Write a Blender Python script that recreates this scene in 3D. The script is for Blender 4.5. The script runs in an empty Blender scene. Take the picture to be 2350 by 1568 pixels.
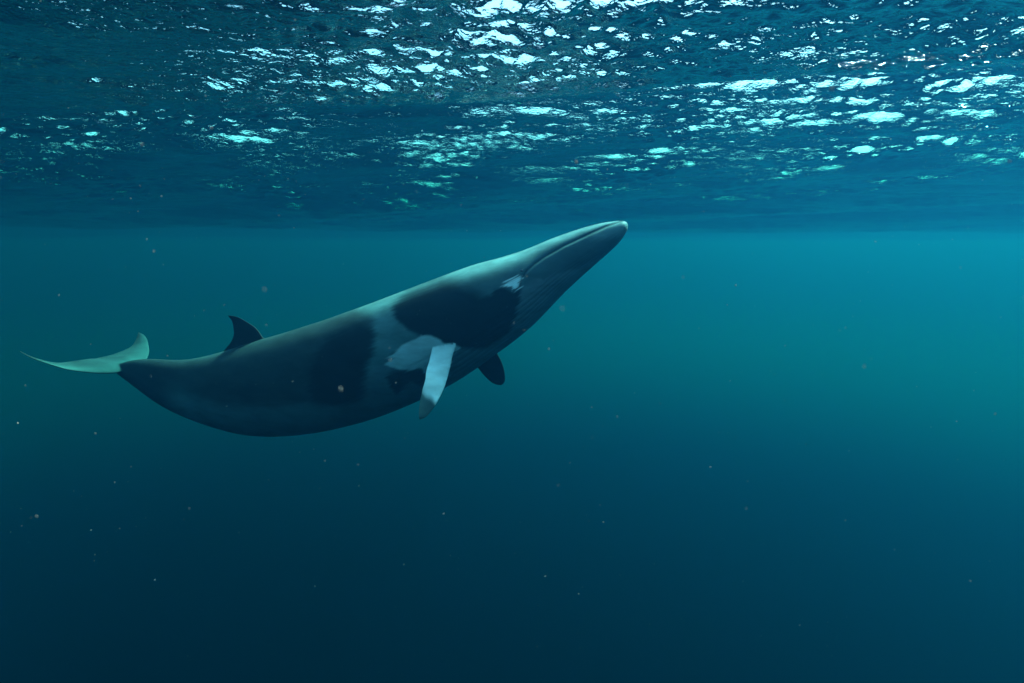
import bpy, bmesh, math, random
import numpy as np
from mathutils import Vector, kdtree
R_ = math.radians
scene = bpy.context.scene

# ---------------------------------------------------------------- camera
CAM = np.array([0.0, 0.0, -0.9])          # 0.9 m below the mean sea surface (z = 0)
PITCH = R_(-9.7)
LENS = 20.0
PW, PH = 2350.0, 1568.0                   # pixel frame used for reading positions off the photo
FPX = LENS / 36.0 * PW
cam_d = bpy.data.cameras.new('camera')
cam_d.lens = LENS; cam_d.sensor_width = 36.0
cam_d.clip_start = 0.02; cam_d.clip_end = 2000
cam_d.dof.use_dof = True; cam_d.dof.focus_distance = 5.6; cam_d.dof.aperture_fstop = 3.5
cam = bpy.data.objects.new('camera', cam_d)
cam.location = CAM; cam.rotation_euler = (R_(90) + PITCH, 0, 0)
scene.collection.objects.link(cam); scene.camera = cam

# ---------------------------------------------------------------- sky and sun
SUN_AZ, SUN_EL = 56.0, 52.0               # degrees clockwise from +Y, degrees up
world = bpy.data.worlds.new('World'); scene.world = world; world.use_nodes = True
nt = world.node_tree
sky = nt.nodes.new('ShaderNodeTexSky'); sky.sky_type = 'NISHITA'; sky.sun_disc = False
sky.sun_elevation = R_(SUN_EL); sky.sun_rotation = R_(SUN_AZ)
sky.dust_density = 2.0; sky.air_density = 1.0
bg = nt.nodes['Background']; bg.inputs['Strength'].default_value = 0.12
nt.links.new(sky.outputs[0], bg.inputs[0])
sl = bpy.data.lights.new('sun', 'SUN'); sl.energy = 5.0; sl.angle = R_(12.0); sl.color = (1.0, 0.97, 0.92)
sun = bpy.data.objects.new('sun', sl)
sd = Vector((math.sin(R_(SUN_AZ)) * math.cos(R_(SUN_EL)), math.cos(R_(SUN_AZ)) * math.cos(R_(SUN_EL)), math.sin(R_(SUN_EL))))
sun.rotation_euler = sd.to_track_quat('Z', 'Y').to_euler(); sun.location = (0, 0, 30)
scene.collection.objects.link(sun)

scene.view_settings.view_transform = 'Standard'; scene.view_settings.look = 'None'
scene.view_settings.gamma = 1.0; scene.view_settings.use_curve_mapping = False
scene.view_settings.exposure = 2.4
cy = scene.cycles
cy.use_denoising = True
cy.max_bounces = 8; cy.diffuse_bounces = 2; cy.glossy_bounces = 3; cy.transmission_bounces = 4
cy.volume_bounces = 3; cy.transparent_max_bounces = 12
cy.sample_clamp_indirect = 6.0

# ---------------------------------------------------------------- helpers
cp, sp = math.cos(PITCH), math.sin(PITCH)
FWD = np.array([0, cp, sp]); UP = np.array([0, -sp, cp]); RGT = np.array([1.0, 0, 0])
def ray(u, v):
    u = np.asarray(u, float); v = np.asarray(v, float)
    return (FWD + np.multiply.outer((u - PW / 2) / FPX, RGT) + np.multiply.outer((PH / 2 - v) / FPX, UP))
def project(p):
    q = p - CAM
    d = q @ FWD
    return PW / 2 + FPX * (q @ RGT) / d, PH / 2 - FPX * (q @ UP) / d
def smooth(e0, e1, x):
    t = np.clip((x - e0) / (e1 - e0), 0, 1); return t * t * (3 - 2 * t)
def link(o): scene.collection.objects.link(o); return o
def new_mat(name):
    m = bpy.data.materials.new(name); m.use_nodes = True
    n = m.node_tree.nodes; n.clear(); return m, n, m.node_tree.links

# ---------------------------------------------------------------- the sea surface (real waves, seen from below)
rng = np.random.default_rng(11)
def sea_mesh():
    fine = np.arange(-58, 58.001, 0.13)
    coarse_r = np.arange(59.5, 300.5, 2.5)
    th = np.radians(np.concatenate([fine, coarse_r]))          # from +Y, clockwise
    r = [0.25]
    while r[-1] < 1.3: r.append(r[-1] * 1.06)
    while r[-1] < 13: r.append(r[-1] * 1.0048)
    while r[-1] < 34: r.append(r[-1] * 1.0065)
    while r[-1] < 240: r.append(r[-1] * 1.022)
    r = np.array(r)
    nr, nth = len(r), len(th)
    rr, tt = np.meshgrid(r, th, indexing='ij')
    x = (rr * np.sin(tt)).ravel(); y = (rr * np.cos(tt)).ravel()
    dr = np.gradient(r)
    spc = np.maximum(np.repeat(dr, nth), (rr * np.radians(0.13)).ravel())
    wind = R_(76)                                              # travel direction of the chop
    z = np.zeros_like(x); dx = np.zeros_like(x); dy = np.zeros_like(x)
    # slow patches of rougher and calmer water
    gust = np.zeros_like(x)
    for k in range(7):
        a = rng.uniform(0, 2 * math.pi); L = rng.uniform(2.0, 7.0)
        gust += np.sin((x * math.cos(a) + y * math.sin(a)) * 2 * math.pi / L + rng.uniform(0, 7))
    gust = np.clip(0.97 + 0.28 * gust, 0.35, 1.7)
    gust = gust * (1 + 0.5 * smooth(0.5, 4.0, x) * smooth(18, 7, y) + 0.25 * smooth(-0.5, -3.0, x))
    def add(L, ang, slope, ph, q=0.8, g=None):
        k = 2 * math.pi / L
        fade = smooth(1.9, 3.6, L / spc)
        a = slope / k * fade
        if g is not None: a = a * g
        arg = k * ((x + 0.75) * math.cos(ang) + y * math.sin(ang)) + ph
        z[:] += a * np.sin(arg)
        c = q * a * np.cos(arg)
        dx[:] += c * math.cos(ang); dy[:] += c * math.sin(ang)
    for L in np.exp(np.linspace(math.log(0.055), math.log(0.55), 70)):
        add(L * rng.uniform(.93, 1.07), wind + rng.normal(0.2, 0.7), 0.051 * (0.12 / L) ** 0.3, rng.uniform(0, 7), 0.7, gust)
    for L in np.exp(np.linspace(math.log(0.55), math.log(3.2), 18)):
        add(L * rng.uniform(.93, 1.07), wind + rng.normal(0, 0.22), 0.030, rng.uniform(0, 7), 0.8)
    add(26.0, R_(96), 0.085, -0.12, 0.9)
    # long swell: crests run slantwise, away to the right
    add(4.6, wind - 0.15, 0.085, 0.9, 0.9)
    add(6.8, wind - 0.35, 0.07, 2.2, 0.9)
    add(11.0, wind + 0.12, 0.05, 4.0, 0.9)
    # a steeper group of waves out to the right
    env = np.exp(-(((x - 3.3) / 1.9) ** 2 + ((y - 4.0) / 2.2) ** 2))
    add(1.7, R_(72), 0.14, 0.4, 0.9, env)
    add(1.1, R_(60), 0.11, 2.4, 0.9, env)
    add(0.6, R_(66), 0.12, 1.4, 0.8, env)
    add(0.37, R_(58), 0.10, 3.4, 0.8, env)
    add(0.29, R_(75), 0.08, 5.4, 0.8, env)
    x2, y2 = x + dx, y + dy
    co = np.stack([x2, y2, z], 1)
    co = np.vstack([co, [[0, 0, float(z[:nth].mean())]]])
    i = np.arange(nr - 1)[:, None] * nth; j = np.arange(nth)[None, :]; j2 = (j + 1) % nth
    quads = np.stack([i + j, i + j2, i + nth + j2, i + nth + j], -1).reshape(-1, 4)      # faces look up
    jj = np.arange(nth)
    tris = np.stack([np.full(nth, nr * nth), jj, (jj + 1) % nth][::1], 1)[:, [0, 2, 1]]
    me = bpy.data.meshes.new('water')
    nq, ntri = len(quads), len(tris)
    me.vertices.add(len(co)); me.vertices.foreach_set('co', co.ravel())
    loops = np.concatenate([quads.ravel(), tris.ravel()])
    me.loops.add(len(loops)); me.loops.foreach_set('vertex_index', loops.astype(np.int32))
    starts = np.concatenate([np.arange(nq) * 4, nq * 4 + np.arange(ntri) * 3])
    me.polygons.add(nq + ntri); me.polygons.foreach_set('loop_start', starts.astype(np.int32))
    me.update(calc_edges=True); me.validate()
    me.polygons.foreach_set('use_smooth', np.ones(len(me.polygons), bool))
    return me

def water_material():
    m, n, l = new_mat('sea_surface')
    out = n.new('ShaderNodeOutputMaterial')
    tc = n.new('ShaderNodeTexCoord')
    mp = n.new('ShaderNodeMapping'); mp.inputs['Scale'].default_value = (0.62, 1.0, 1.0)
    mp.inputs['Rotation'].default_value = (0, 0, R_(16))
    l.new(tc.outputs['Object'], mp.inputs['Vector'])
    n1 = n.new('ShaderNodeTexNoise'); n1.inputs['Scale'].default_value = 21.0; n1.inputs['Detail'].default_value = 3.0
    n1.inputs['Roughness'].default_value = 0.55; n1.inputs['Distortion'].default_value = 0.6
    n2 = n.new('ShaderNodeTexNoise'); n2.inputs['Scale'].default_value = 0.8; n2.inputs['Detail'].default_value = 2.0
    n3 = n.new('ShaderNodeTexNoise'); n3.inputs['Scale'].default_value = 55.0; n3.inputs['Detail'].default_value = 1.0
    l.new(mp.outputs[0], n1.inputs['Vector']); l.new(tc.outputs['Object'], n2.inputs['Vector']); l.new(tc.outputs['Object'], n3.inputs['Vector'])
    mr = n.new('ShaderNodeMapRange'); mr.inputs['From Min'].default_value = 0.36; mr.inputs['From Max'].default_value = 0.64
    mr.inputs['To Min'].default_value = 0.35; mr.inputs['To Max'].default_value = 1.0
    l.new(n2.outputs['Fac'], mr.inputs['Value'])
    ma = n.new('ShaderNodeMath'); ma.operation = 'MULTIPLY_ADD'; ma.inputs[1].default_value = 0.50
    l.new(n3.outputs['Fac'], ma.inputs[0]); l.new(n1.outputs['Fac'], ma.inputs[2])
    mu = n.new('ShaderNodeMath'); mu.operation = 'MULTIPLY'
    l.new(ma.outputs[0], mu.inputs[0]); l.new(mr.outputs[0], mu.inputs[1])
    bp = n.new('ShaderNodeBump'); bp.inputs['Strength'].default_value = 1.0; bp.inputs['Distance'].default_value = 0.016
    l.new(mu.outputs[0], bp.inputs['Height'])
    fr = n.new('ShaderNodeFresnel'); fr.inputs['IOR'].default_value = 1.333; l.new(bp.outputs[0], fr.inputs['Normal'])
    tr = n.new('ShaderNodeBsdfTransparent')
    gl = n.new('ShaderNodeBsdfGlossy'); gl.inputs['Roughness'].default_value = 0.02
    l.new(bp.outputs[0], gl.inputs['Normal'])
    mx = n.new('ShaderNodeMixShader'); l.new(fr.outputs[0], mx.inputs[0]); l.new(tr.outputs[0], mx.inputs[1]); l.new(gl.outputs[0], mx.inputs[2])
    l.new(mx.outputs[0], out.inputs['Surface'])
    return m
water = link(bpy.data.objects.new('water', sea_mesh()))
water.data.materials.append(water_material())
water['kind'] = 'structure'
water['label'] = 'rippled underside of the sea surface with bright glints of daylight'
water['category'] = 'water'

# ---------------------------------------------------------------- the body of sea water: one closed box of even density
def haze_box():
    bm = bmesh.new(); bmesh.ops.create_cube(bm, size=1.0)
    for v in bm.verts:
        v.co = Vector((v.co.x * 560, v.co.y * 560, 1.2 if v.co.z > 0 else -15.0))
    me = bpy.data.meshes.new('haze'); bm.to_mesh(me); bm.free()
    m, n, l = new_mat('sea_water')
    out = n.new('ShaderNodeOutputMaterial')
    pv = n.new('ShaderNodeVolumePrincipled')
    D = 0.20
    sig_s = (0.0004, 0.0048, 0.0120); sig_a = (0.155, 0.0255, 0.0370)
    pv.inputs['Density'].default_value = D
    pv.inputs['Color'].default_value = (*[s / D for s in sig_s], 1)
    pv.inputs['Absorption Color'].default_value = (*[max(0, 1 - a / D / (1 - s / D)) ** 2 for s, a in zip(sig_s, sig_a)], 1)
    pv.inputs['Anisotropy'].default_value = 0.74
    l.new(pv.outputs[0], out.inputs['Volume'])
    me.materials.append(m)
    o = link(bpy.data.objects.new('haze', me))
    o['kind'] = 'stuff'; o['label'] = 'clear blue green sea water fading into the deep'; o['category'] = 'water'
    return o
haze_box()

# ---------------------------------------------------------------- the whale
YAW = R_(-12.0)                                    # it swims to the right and a little towards the camera
HD = np.array([math.cos(YAW), math.sin(YAW), 0.0]) # heading
LT = np.array([math.sin(YAW), -math.cos(YAW), 0.0])# its right-hand side, towards the camera
P0 = CAM + ray(860, 800) * 6.3
def unproj(u, v, off=0.0):
    """photo pixel -> point on the plane parallel to the whale's mid plane, off metres towards the camera"""
    d = ray(u, v); q = P0 + LT * off - CAM if np.isscalar(off) else P0 + np.multiply.outer(off, LT) - CAM
    t = (q @ LT) / (d @ LT)
    return CAM + d * (t[..., None] if np.ndim(t) else t)
def catmull(P, n):
    P = np.asarray(P, float)
    s = np.concatenate([[0], np.cumsum(np.linalg.norm(np.diff(P[:, :2], axis=0), axis=1))]) if P.shape[1] > 1 else None
    Pe = np.vstack([2 * P[0] - P[1], P, 2 * P[-1] - P[-2]])
    k = np.arange(len(P))
    t = np.interp(np.linspace(0, s[-1], n), s, k)
    i = np.clip(t.astype(int), 0, len(P) - 2); f = (t - i)[:, None]
    a, b, c, d = Pe[i], Pe[i + 1], Pe[i + 2], Pe[i + 3]
    return .5 * ((2 * b) + (c - a) * f + (2 * a - 5 * b + 4 * c - d) * f ** 2 + (3 * b - a - 3 * c + d) * f ** 3)

# stations nose -> tail: top outline (u, v), bottom outline (u, v), half width in metres
ST = [
 (1438.5, 511, 1440.5, 521, .030), (1433, 507.5, 1440, 527, .058), (1424, 505.5, 1436, 535, .085), (1404, 507.5, 1427, 549, .115),
 (1383, 511, 1414, 564, .140), (1348, 520.5, 1388, 588, .180), (1312, 532, 1357, 615, .217), (1260, 551, 1315, 653, .262),
 (1224, 567, 1288, 679, .295), (1189, 581, 1258, 711, .328), (1145, 593, 1224, 746, .365), (1101, 604, 1185, 779, .400),
 (1050, 621, 1140, 812, .432), (1000, 640, 1095, 845, .455), (950, 659, 1045, 877, .466), (900, 678, 990, 906, .470),
 (850, 697, 930, 933, .468), (800, 715, 868, 957, .460), (750, 733, 805, 975, .448), (700, 749, 742, 989, .430),
 (650, 765, 680, 997, .405), (600, 779, 620, 1000, .372), (555, 793, 560, 995, .334), (515, 806, 505, 982, .292),
 (475, 817, 455, 966, .246), (435, 825, 405, 946, .200), (400, 827, 365, 925, .160), (365, 825, 330, 901, .124),
 (335, 824, 303, 881, .096), (305, 826, 283, 867, .070), (282, 831, 268, 856, .045), (268, 838, 262, 851, .022)]
NS, NP = 560, 320
S = catmull(np.array([((a + c) / 2, (b + d) / 2, a, b, c, d, w) for a, b, c, d, w in ST]), NS)
topP = unproj(S[:, 2], S[:, 3]); botP = unproj(S[:, 4], S[:, 5]); wid = S[:, 6]
def blur(a, it):
    for _ in range(it):
        a = np.concatenate([a[:1], (a[:-2] + 2 * a[1:-1] + a[2:]) / 4, a[-1:]])
    return a
topP[40:] = blur(topP, 60)[40:]; botP[40:] = blur(botP, 60)[40:]; wid = blur(wid, 30) if False else wid
cen = (topP + botP) / 2; half = (topP - botP) / 2
phi = 2 * np.pi * np.arange(NP) / NP
cph, sph = np.cos(phi), np.sin(phi)
# cross section: slightly boxy in the body, keeled at the tail stock
sfrac = np.linspace(0, 1, NS)
ex = 1.0 - 0.10 * smooth(.05, .25, sfrac) + 0.10 * smooth(.6, .8, sfrac)
def spow(a, e): return np.sign(a) * np.abs(a) ** e
cx = spow(cph[None, :], ex[:, None] ** 0); sx = spow(sph[None, :], ex[:, None])
V = cen[:, None, :] + half[:, None, :] * cx[..., None] + LT[None, None, :] * (wid[:, None] * sx)[..., None]
pu, pv_ = project(V.reshape(-1, 3)); pu = pu.reshape(NS, NP); pv_ = pv_.reshape(NS, NP)
near = np.arange(NP) <= NP // 2
mir = (-np.arange(NP)) % NP
def mirror(a):                                     # far side takes the near side's value at the mirrored place
    b = a.copy(); b[:, ~near] = a[:, mir[~near]]; return b

def seg_dist(u, v, pts, closed=False):
    pts = np.asarray(pts, float); d = np.full(np.shape(u), 1e9)
    n = len(pts)
    for i in range(n if closed else n - 1):
        a, b = pts[i], pts[(i + 1) % n]; ab = b - a
        t = np.clip(((u - a[0]) * ab[0] + (v - a[1]) * ab[1]) / (ab @ ab + 1e-9), 0, 1)
        d = np.minimum(d, np.hypot(u - a[0] - t * ab[0], v - a[1] - t * ab[1]))
    return d
def inside(u, v, pts):
    pts = np.asarray(pts, float); c = np.zeros(np.shape(u), bool); n = len(pts)
    for i in range(n):
        x1, y1 = pts[i]; x2, y2 = pts[(i + 1) % n]
        if y1 == y2: continue
        h = ((y1 > v) != (y2 > v)) & (u < (x2 - x1) * (v - y1) / (y2 - y1) + x1)
        c ^= h
    return c
def mask(u, v, pts, soft):
    d = seg_dist(u, v, pts, True); sdn = np.where(inside(u, v, pts), d, -d)
    return smooth(-soft, soft, sdn)

# mouth: the lower jaw is wider than the rostrum; a groove follows the lip and drops at the corner
MOUTH = [(1441, 503), (1421, 508.5), (1390, 520), (1353, 537), (1295, 564), (1251, 589), (1225, 607), (1207, 623), (1196, 641), (1192, 656)]
md = seg_dist(pu, pv_, MOUTH)
ml = np.array(MOUTH[::-1]); line_v = np.interp(pu, ml[:, 0], ml[:, 1])
above = smooth(-3.0, 3.0, line_v - pv_) * smooth(1196, 1235, pu)
head_in = above * 0.013 * smooth(1445, 1400, pu) + 0.016 * np.exp(-(md / 3.4) ** 2) + 0.009 * np.exp(-(md / 8.0) ** 2) * above
head_in = mirror(head_in) * np.minimum(1, wid[:, None] / 0.12)
Nrm = V - cen[:, None, :]; Nrm /= np.linalg.norm(Nrm, axis=2, keepdims=True) + 1e-9
lat = (LT[None, None, :] * np.sign(sph)[None, :, None])
V = V - (0.75 * lat + 0.25 * Nrm) * head_in[..., None]
# ridge along the rostrum, low splash guard round the blowholes
ridge = 0.007 * np.exp(-((np.minimum(phi, 2 * np.pi - phi)) / 0.16) ** 2)[None, :] * (smooth(.02, .06, sfrac) * (1 - smooth(.2, .25, sfrac)))[:, None]
V = V + Nrm * ridge[..., None]
# throat pleats
pr = np.minimum(phi, 2 * np.pi - phi)
vent = smooth(1.75, 2.0, pr)[None, :] * (smooth(.05, .10, sfrac) * (1 - smooth(.40, .47, sfrac)))[:, None]
pleat = -0.0055 * np.maximum(0, np.cos(pr * 46))[None, :] ** 2 * vent
V = V + Nrm * pleat[..., None]

# skin colours: countershading, the markings of the species, and light from above painted on the head
GREY, DARK, PALE, WHITE, BELLY = [np.array(c) for c in ((.060, .112, .120), (.014, .017, .019), (.17, .30, .315), (.80, .90, .92), (.14, .19, .21))]
def z2(p): return [(826.2 + .2342 * a, 624.2 + .2342 * b) for a, b in p]
def z3(p): return [(459 + .2107 * a, 697.7 + .2107 * b) for a, b in p]
def z1(p): return [(1101.6 + .17563 * a, 477.4 + .17563 * b) for a, b in p]
SHOULDER = z2([(325, 420), (335, 330), (410, 265), (600, 165), (800, 95), (960, 120), (1100, 190), (1180, 245), (1290, 235), (1312, 170), (1400, 148), (1490, 195), (1575, 160),
               (1570, 250), (1548, 340), (1530, 430), (1500, 510), (1450, 610), (1340, 695), (1250, 748), (1080, 762), (965, 745), (930, 716), (822, 706), (768, 662), (700, 634),
               (590, 622), (480, 570), (400, 505)])
BLAZE = z2([(590, 620), (700, 632), (770, 660), (822, 704), (930, 714), (985, 745), (905, 830), (860, 1000), (640, 1000), (600, 950), (540, 956), (400, 962), (300, 930), (230, 905), (330, 815), (420, 720), (480, 690), (540, 665)])
BLOT = z2([(245, 1030), (330, 972), (450, 966), (600, 950), (640, 990), (650, 1090), (600, 1120), (500, 1080), (430, 1120), (370, 1205), (330, 1190), (290, 1100)])
FLANK = z3([(1885, 260), (1900, 420), (1865, 560), (1800, 720), (1782, 820), (1772, 920), (1756, 1000), (1772, 1045), (1700, 1080), (1550, 1107), (1350, 1097), (1220, 1075),
            (1180, 950), (1200, 760), (1260, 560), (1380, 380), (1560, 280), (1740, 230)])
BACKSIDE = z3([(1885, 150), (1885, 480), (1800, 720), (1775, 1040), (1540, 1106), (1220, 1080), (900, 1105), (450, 1145), (150, 1090), (-250, 900), (-700, 620), (-900, 600), (-900, 480), (-350, 560), (0, 560), (700, 300), (1300, 150), (1700, 40)])
CHEEK = z1([(255, 1032), (345, 968), (440, 925), (535, 880), (540, 940), (520, 1010), (425, 1090), (445, 1035), (330, 1022)])
PALEBAND = z2([(-60, 380), (430, 190), (330, 330), (330, 430), (480, 570), (590, 640), (300, 830), (0, 1060), (-40, 800), (30, 560)])
JAW = z1([(2000, 60), (1900, 330), (1700, 560), (1350, 760), (1000, 860), (840, 945), (760, 905), (600, 912), (520, 1000), (540, 930), (600, 830), (850, 640), (1430, 345), (1820, 170)])
def layer(col, c, m): return col + (c - col) * m[..., None]
jit = np.zeros_like(pu)                                # ragged edges along the flow of the body
rs = np.random.default_rng(3)
kk = np.arange(NP)[None, :]
for f, a in ((23, 2.2), (61, 1.8), (97, 1.6), (139, 1.3)):
    jit += a * np.sin(kk * 2 * np.pi / NP * f + 3 * np.sin(sfrac[:, None] * f * .35 + f) + rs.uniform(0, 6))
U, W = pu + jit, pv_ + 0.5 * jit
col = np.broadcast_to(BELLY, V.shape).copy()
# grey mantle above a line along the flank
mant = smooth(1.75, 1.45, pr)[None, :] * np.ones((NS, 1))
col = layer(col, GREY, mant)
col = layer(col, PALE, mask(U, W, PALEBAND, 14) * .55)
toplit = mirror(smooth(.95, .55, pr)[None, :] * smooth(900, 1150, pu))  # paler top of head and shoulders: daylight from above put into the colour
col = layer(col, PALE, toplit * .6)
col = layer(col, DARK * 1.5 + .012, mask(U, W, BACKSIDE, 16) * .8)
col = layer(col, DARK, mask(U, W, FLANK, 11) * .85)
col = layer(col, DARK, mask(U, W, SHOULDER, 6 + 16 * smooth(735, 665, pv_) * smooth(1130, 1090, pu)))
col = layer(col, WHITE * .8, mask(U, W, BLAZE, 3.5))
col = layer(col, DARK * 1.3, mask(U, W, BLOT, 6) * .9)
col = layer(col, GREY * .8, mask(U, W, JAW, 4) * .85)
col = layer(col, PALE, mask(U, W, z1([(1990, 150), (1900, 330), (1700, 400), (1450, 420), (1500, 330), (1800, 190)]), 9) * .6)
col = layer(col, WHITE, mask(U + .3 * jit, W, CHEEK, 2.2))
tailm = smooth(.84, .90, sfrac)[:, None] * np.ones((1, NP))
col = layer(col, DARK * 1.6, tailm * .8)
col = layer(col, DARK, mirror(np.exp(-(md / 2.2) ** 2)) * .7)
for c in range(3): col[..., c] = mirror(col[..., c])

def tube_mesh(name, V, pole_a, pole_b):
    ns, npn = V.shape[:2]
    co = np.vstack([V.reshape(-1, 3), pole_a[None], pole_b[None]])
    i = np.arange(ns - 1)[:, None] * npn; j = np.arange(npn)[None, :]; j2 = (j + 1) % npn
    q = np.stack([i + j, i + j2, i + npn + j2, i + npn + j], -1).reshape(-1, 4).tolist()
    A, B = ns * npn, ns * npn + 1
    q += [(A, (k + 1) % npn, k) for k in range(npn)]
    o = (ns - 1) * npn
    q += [(B, o + k, o + (k + 1) % npn) for k in range(npn)]
    me = bpy.data.meshes.new(name); me.from_pydata(co.tolist(), [], q); me.update()
    bm = bmesh.new(); bm.from_mesh(me); bmesh.ops.recalc_face_normals(bm, faces=bm.faces); bm.to_mesh(me); bm.free()
    return me, co
noseP = V[0].mean(0) + HD * .006; tailP = V[-1].mean(0) - HD * .01
body_me, body_co = tube_mesh('body', V, noseP, tailP)
body_col = np.vstack([col.reshape(-1, 3), col[0].mean(0)[None], col[-1].mean(0)[None]])

def foil(name, lead, trail, thick, nspan=70, nch=26):
    """fin from its leading and trailing edge (3-D points root -> tip) and its thickness along the span"""
    Lp = catmull(lead, nspan); Tp = catmull(trail, nspan)
    th = np.interp(np.linspace(0, 1, nspan), np.linspace(0, 1, len(thick)), thick)
    ch = Tp - Lp
    span = np.gradient((Lp + Tp) / 2, axis=0)
    nn = np.cross(ch, span); nn /= np.linalg.norm(nn, axis=1, keepdims=True) + 1e-9
    c = (1 - np.cos(np.linspace(0, np.pi, nch))) / 2
    t = 1.9 * np.sqrt(c) * (1 - c) ** 0.9 + 0.02 * np.sin(np.pi * c)
    ups = [Lp[:, None] + ch[:, None] * c[None, :, None] + nn[:, None] * (th[:, None] * t[None, :])[..., None]]
    dns = Lp[:, None] + ch[:, None] * c[None, ::-1, None][:, 1:-1] - nn[:, None] * (th[:, None] * t[None, ::-1][:, 1:-1])[..., None]
    ring = np.concatenate([ups[0], dns], 1)
    cc = np.broadcast_to(np.concatenate([c, c[::-1][1:-1]]), ring.shape[:2])
    tt = np.broadcast_to(np.linspace(0, 1, nspan)[:, None], ring.shape[:2])
    me, co = tube_mesh(name, ring, ring[0].mean(0), ring[-1].mean(0))
    return me, co, np.append(cc.ravel(), [.5, .5]), np.append(tt.ravel(), [0, 1])
def pts(l): return np.array([unproj(u, v, o) for u, v, o in l])

fins = []
# dorsal fin
me, co, cc, tt = foil('dorsal', pts([(622, 800, 0), (612, 784, 0), (604, 774.5, 0), (586, 752, 0), (568, 740, 0), (551, 730, 0), (536, 725.5, 0), (523.5, 724, 0)]),
                      pts([(505, 830, 0), (507, 814, 0), (516, 802, 0), (531, 784, 0), (537, 765, 0), (535.5, 750, 0), (532, 737, 0), (525, 727, 0)]),
                      [.060, .040, .026, .020, .014, .008, .003])
fins.append((me, co, np.repeat((DARK * 1.6)[None], len(co), 0)))
# near flipper: springs from the shoulder, down and outwards
b0 = .36
me, co, cc, tt = foil('flipper', pts([(1060, 764, b0 - .20), (1053, 783, b0 + .02), (1040, 811, b0 + .09), (1032, 847, b0 + .17), (1023, 880, b0 + .27), (1011, 908, b0 + .36), (998, 932, b0 + .44), (979, 956, b0 + .52), (965, 963, b0 + .55)]),
                      pts([(990, 762, b0 - .20), (992, 788, b0 + .05), (987, 822, b0 + .16), (979, 850, b0 + .27), (976, 872, b0 + .35), (969, 897, b0 + .42), (963.5, 925, b0 + .49), (961, 948, b0 + .54), (962, 961, b0 + .56)]),
                      [.075, .052, .040, .036, .032, .026, .020, .012, .004])
fu, fv = project(co)
fc = np.repeat(WHITE[None], len(co), 0)
tipm = smooth(-14, 12, (fv - (912 + (fu - 985) * 0.95)) + 3 * np.sin(fu * .21 + 1))
fc = fc + (GREY * .7 - fc) * tipm[:, None]
fins.append((me, co, fc))
# far flipper, seen past the belly
b1 = -.34
me, co, cc, tt = foil('flipper', pts([(1112, 762, b1 + .08), (1127, 788, b1 - .04), (1141, 811, b1 - .12), (1151.5, 832, b1 - .20), (1157.5, 852, b1 - .27), (1159, 868, b1 - .32), (1157, 878, b1 - .35), (1151, 883.5, b1 - .37)]),
                      pts([(1058, 790, b1 + .06), (1072, 812, b1 - .02), (1084, 830, b1 - .09), (1098, 846, b1 - .16), (1112, 863, b1 - .23), (1126, 876, b1 - .29), (1138, 882.5, b1 - .34), (1148, 884, b1 - .365)]),
                      [.075, .052, .040, .034, .028, .022, .014, .005])
fins.append((me, co, np.repeat((DARK * 1.8)[None], len(co), 0)))  # dark all over: shade on its underside put into the colour
# flukes: one span from the near tip to the far tip
LEAD = [(45, 806.5, .83), (70, 821, .75), (106, 834, .63), (140, 844.5, .52), (168, 851, .43), (223, 857, .26), (262, 856, .14), (292, 850, .03), (306, 842, -.06), (322, 833, -.18), (337, 823, -.32), (342, 808, -.45), (341, 794, -.55), (338, 781, -.64), (331, 770, -.73), (318, 762.5, -.81)]
TRAIL = [(46, 806, .82), (69, 817, .74), (101, 827.5, .61), (125, 832, .50), (145, 832, .41), (185, 826.5, .23), (207, 823.5, .10), (221, 823, .02), (228, 820.5, -.05), (243, 818, -.15), (262, 812.5, -.28), (285, 804, -.42), (301, 795, -.53), (309, 785, -.62), (314, 774, -.71), (317, 764, -.80)]
me, co, cc, tt = foil('fluke', pts(LEAD), pts(TRAIL), [.003, .010, .018, .026, .036, .040, .036, .026, .018, .010, .003], 110)
fc = np.repeat(np.array([[.036, .072, .074]]), len(co), 0)
edge = np.clip(smooth(.75, 1.0, np.abs(tt - .5) * 2) + smooth(.15, .6, cc) * .65, 0, 1)
under = np.zeros(len(co)); under[:-2] = (np.arange(len(co) - 2) % 50 >= 26)
fc = fc + (DARK * 1.6 - fc) * edge[:, None] * .8
fins.append((me, co, fc))

mat_skin, n, l = new_mat('whale_skin')
out = n.new('ShaderNodeOutputMaterial'); bs = n.new('ShaderNodeBsdfPrincipled'); at = n.new('ShaderNodeAttribute'); at.attribute_name = 'skin'
tc = n.new('ShaderNodeTexCoord')
na = n.new('ShaderNodeTexNoise'); na.inputs['Scale'].default_value = 5.0; na.inputs['Detail'].default_value = 6.0; na.inputs['Roughness'].default_value = .62
mp = n.new('ShaderNodeMapping'); mp.inputs['Scale'].default_value = (0.5, 1.0, 1.4); mp.inputs['Rotation'].default_value = (0, R_(24), 0)
l.new(tc.outputs['Object'], mp.inputs[0]); l.new(mp.outputs[0], na.inputs['Vector'])
mr = n.new('ShaderNodeMapRange'); mr.inputs['From Min'].default_value = .3; mr.inputs['From Max'].default_value = .7; mr.inputs['To Min'].default_value = .70; mr.inputs['To Max'].default_value = 1.30
l.new(na.outputs['Fac'], mr.inputs['Value'])
vm = n.new('ShaderNodeVectorMath'); vm.operation = 'SCALE'; l.new(at.outputs['Color'], vm.inputs[0]); l.new(mr.outputs[0], vm.inputs['Scale'])
l.new(vm.outputs[0], bs.inputs['Base Color'])
bs.inputs['Roughness'].default_value = .42; bs.inputs['IOR'].default_value = 1.12
nb = n.new('ShaderNodeTexNoise'); nb.inputs['Scale'].default_value = 38.0; nb.inputs['Detail'].default_value = 3.0; l.new(mp.outputs[0], nb.inputs['Vector'])
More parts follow.
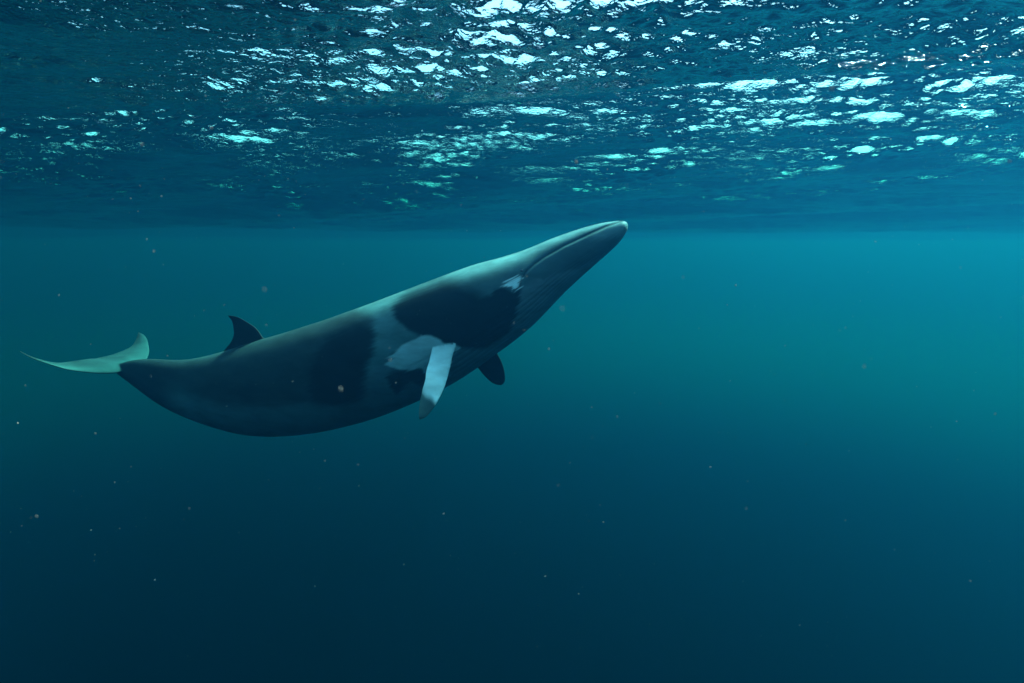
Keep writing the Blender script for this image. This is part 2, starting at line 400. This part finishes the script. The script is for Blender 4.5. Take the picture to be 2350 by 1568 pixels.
bp = n.new('ShaderNodeBump'); bp.inputs['Strength'].default_value = .12; bp.inputs['Distance'].default_value = .01; l.new(nb.outputs['Fac'], bp.inputs['Height']); l.new(bp.outputs[0], bs.inputs['Normal'])
l.new(bs.outputs[0], out.inputs['Surface'])

whale = link(bpy.data.objects.new('whale', body_me))
tmp = []
for me, co, fc in fins:
    o = link(bpy.data.objects.new('tmp', me)); tmp.append(o)
    md_ = whale.modifiers.new('u', 'BOOLEAN'); md_.operation = 'UNION'; md_.solver = 'EXACT'; md_.object = o
deps = bpy.context.evaluated_depsgraph_get()
joined = bpy.data.meshes.new_from_object(whale.evaluated_get(deps))
whale.modifiers.clear()
for o in tmp: bpy.data.objects.remove(o)
allco = np.vstack([body_co] + [f[1] for f in fins]); allcol = np.vstack([body_col] + [f[2] for f in fins])
def kd(a):
    t = kdtree.KDTree(len(a))
    for i, p in enumerate(a): t.insert(p, i)
    t.balance(); return t
tree = kd(allco)
finco = np.vstack([f[1] for f in fins]); tf = kd(finco); tb = kd(body_co[::3])
vc = np.zeros((len(joined.vertices), 4), np.float32); vc[:, 3] = 1
bm = bmesh.new(); bm.from_mesh(joined); bm.verts.ensure_lookup_table()
seam = []
for v in bm.verts:
    _, i, d = tree.find(v.co); vc[v.index, :3] = allcol[i]
    _, _, d1 = tf.find(v.co)
    if d1 < .05:
        _, _, d2 = tb.find(v.co)
        if d2 < .05: seam.append(v)
for _ in range(6): bmesh.ops.smooth_vert(bm, verts=seam, factor=.5, use_axis_x=True, use_axis_y=True, use_axis_z=True)
bm.to_mesh(joined); bm.free()
whale.data = joined; joined.name = 'whale'
ca = joined.attributes.new('skin', 'FLOAT_COLOR', 'POINT'); ca.data.foreach_set('color', vc.ravel())
joined.polygons.foreach_set('use_smooth', np.ones(len(joined.polygons), bool))
joined.materials.clear(); joined.materials.append(mat_skin)
org = P0.copy(); joined.transform(__import__('mathutils').Matrix.Translation(-Vector(org))); whale.location = org
whale['label'] = 'slender dark grey whale with white flipper band rising towards the sea surface'
whale['category'] = 'whale'
print('whale verts', len(joined.vertices), 'water', len(water.data.vertices))

# eyes, just above the corners of the mouth
mat_eye, n, l = new_mat('eye'); out = n.new('ShaderNodeOutputMaterial'); bs = n.new('ShaderNodeBsdfPrincipled')
bs.inputs['Base Color'].default_value = (.012, .012, .014, 1); bs.inputs['Roughness'].default_value = .15; l.new(bs.outputs[0], out.inputs['Surface'])
k = int(np.argmin(((pu - 1196) ** 2 + (pv_ - 622) ** 2 + (~near[None, :]) * 1e9).ravel())); ki, kj = divmod(k, NP)
eye_me = bpy.data.meshes.new('eye'); bm = bmesh.new(); bmesh.ops.create_uvsphere(bm, u_segments=20, v_segments=12, radius=.02)
for f in bm.faces: f.smooth = True
bm.to_mesh(eye_me); bm.free(); eye_me.materials.append(mat_eye)
for j in (kj, int(mir[kj])):
    e = link(bpy.data.objects.new('eye', eye_me)); e.parent = whale
    e.location = Vector(V[ki, j] - Nrm[ki, j] * .016) - Vector(org)

# ---------------------------------------------------------------- drifting specks in the water
def snow():
    rs = np.random.default_rng(5); vs, fs = [], []
    bm = bmesh.new(); bmesh.ops.create_icosphere(bm, subdivisions=1, radius=1.0)
    bv = np.array([v.co[:] for v in bm.verts]); bf = [[v.index for v in f.verts] for f in bm.faces]; bm.free()
    cnt = 0
    while cnt < 2600:
        d = 0.45 + 7.5 * rs.uniform() ** 0.8
        az = rs.uniform(-52, 52); x = d * math.tan(R_(az)); 
        z = -.25 - rs.uniform(0, 1) * (1.0 * d + .3)
        if d > 4.8 and abs(x + 1) < 3.5 and z > -3.2: continue
        s = 0.00048 * math.exp(rs.normal(0, .62)) * (0.75 + .32 * d)
        if rs.uniform() < .012: s *= 2.0
        s = min(s, 0.0017)
        m = bv * rs.uniform(.6, 1.3, (len(bv), 1)) * s * rs.uniform(.6, 1.5, 3) + (x, d, z)
        fs += [[a + len(vs) * 1 for a in f] for f in bf]; vs += m.tolist(); cnt += 1
    me = bpy.data.meshes.new('marine_snow'); me.from_pydata(vs, [], fs)
    m, n, l = new_mat('speck'); out = n.new('ShaderNodeOutputMaterial')
    bs = n.new('ShaderNodeBsdfDiffuse'); bs.inputs['Color'].default_value = (.30, .31, .30, 1)
    tr = n.new('ShaderNodeBsdfTranslucent'); tr.inputs['Color'].default_value = (.30, .31, .30, 1)
    mx = n.new('ShaderNodeMixShader'); l.new(bs.outputs[0], mx.inputs[1]); l.new(tr.outputs[0], mx.inputs[2]); l.new(mx.outputs[0], out.inputs['Surface'])
    me.materials.append(m)
    o = link(bpy.data.objects.new('marine_snow', me)); o['kind'] = 'stuff'
    o['label'] = 'tiny pale specks of marine snow drifting in the water'; o['category'] = 'marine snow'
snow()
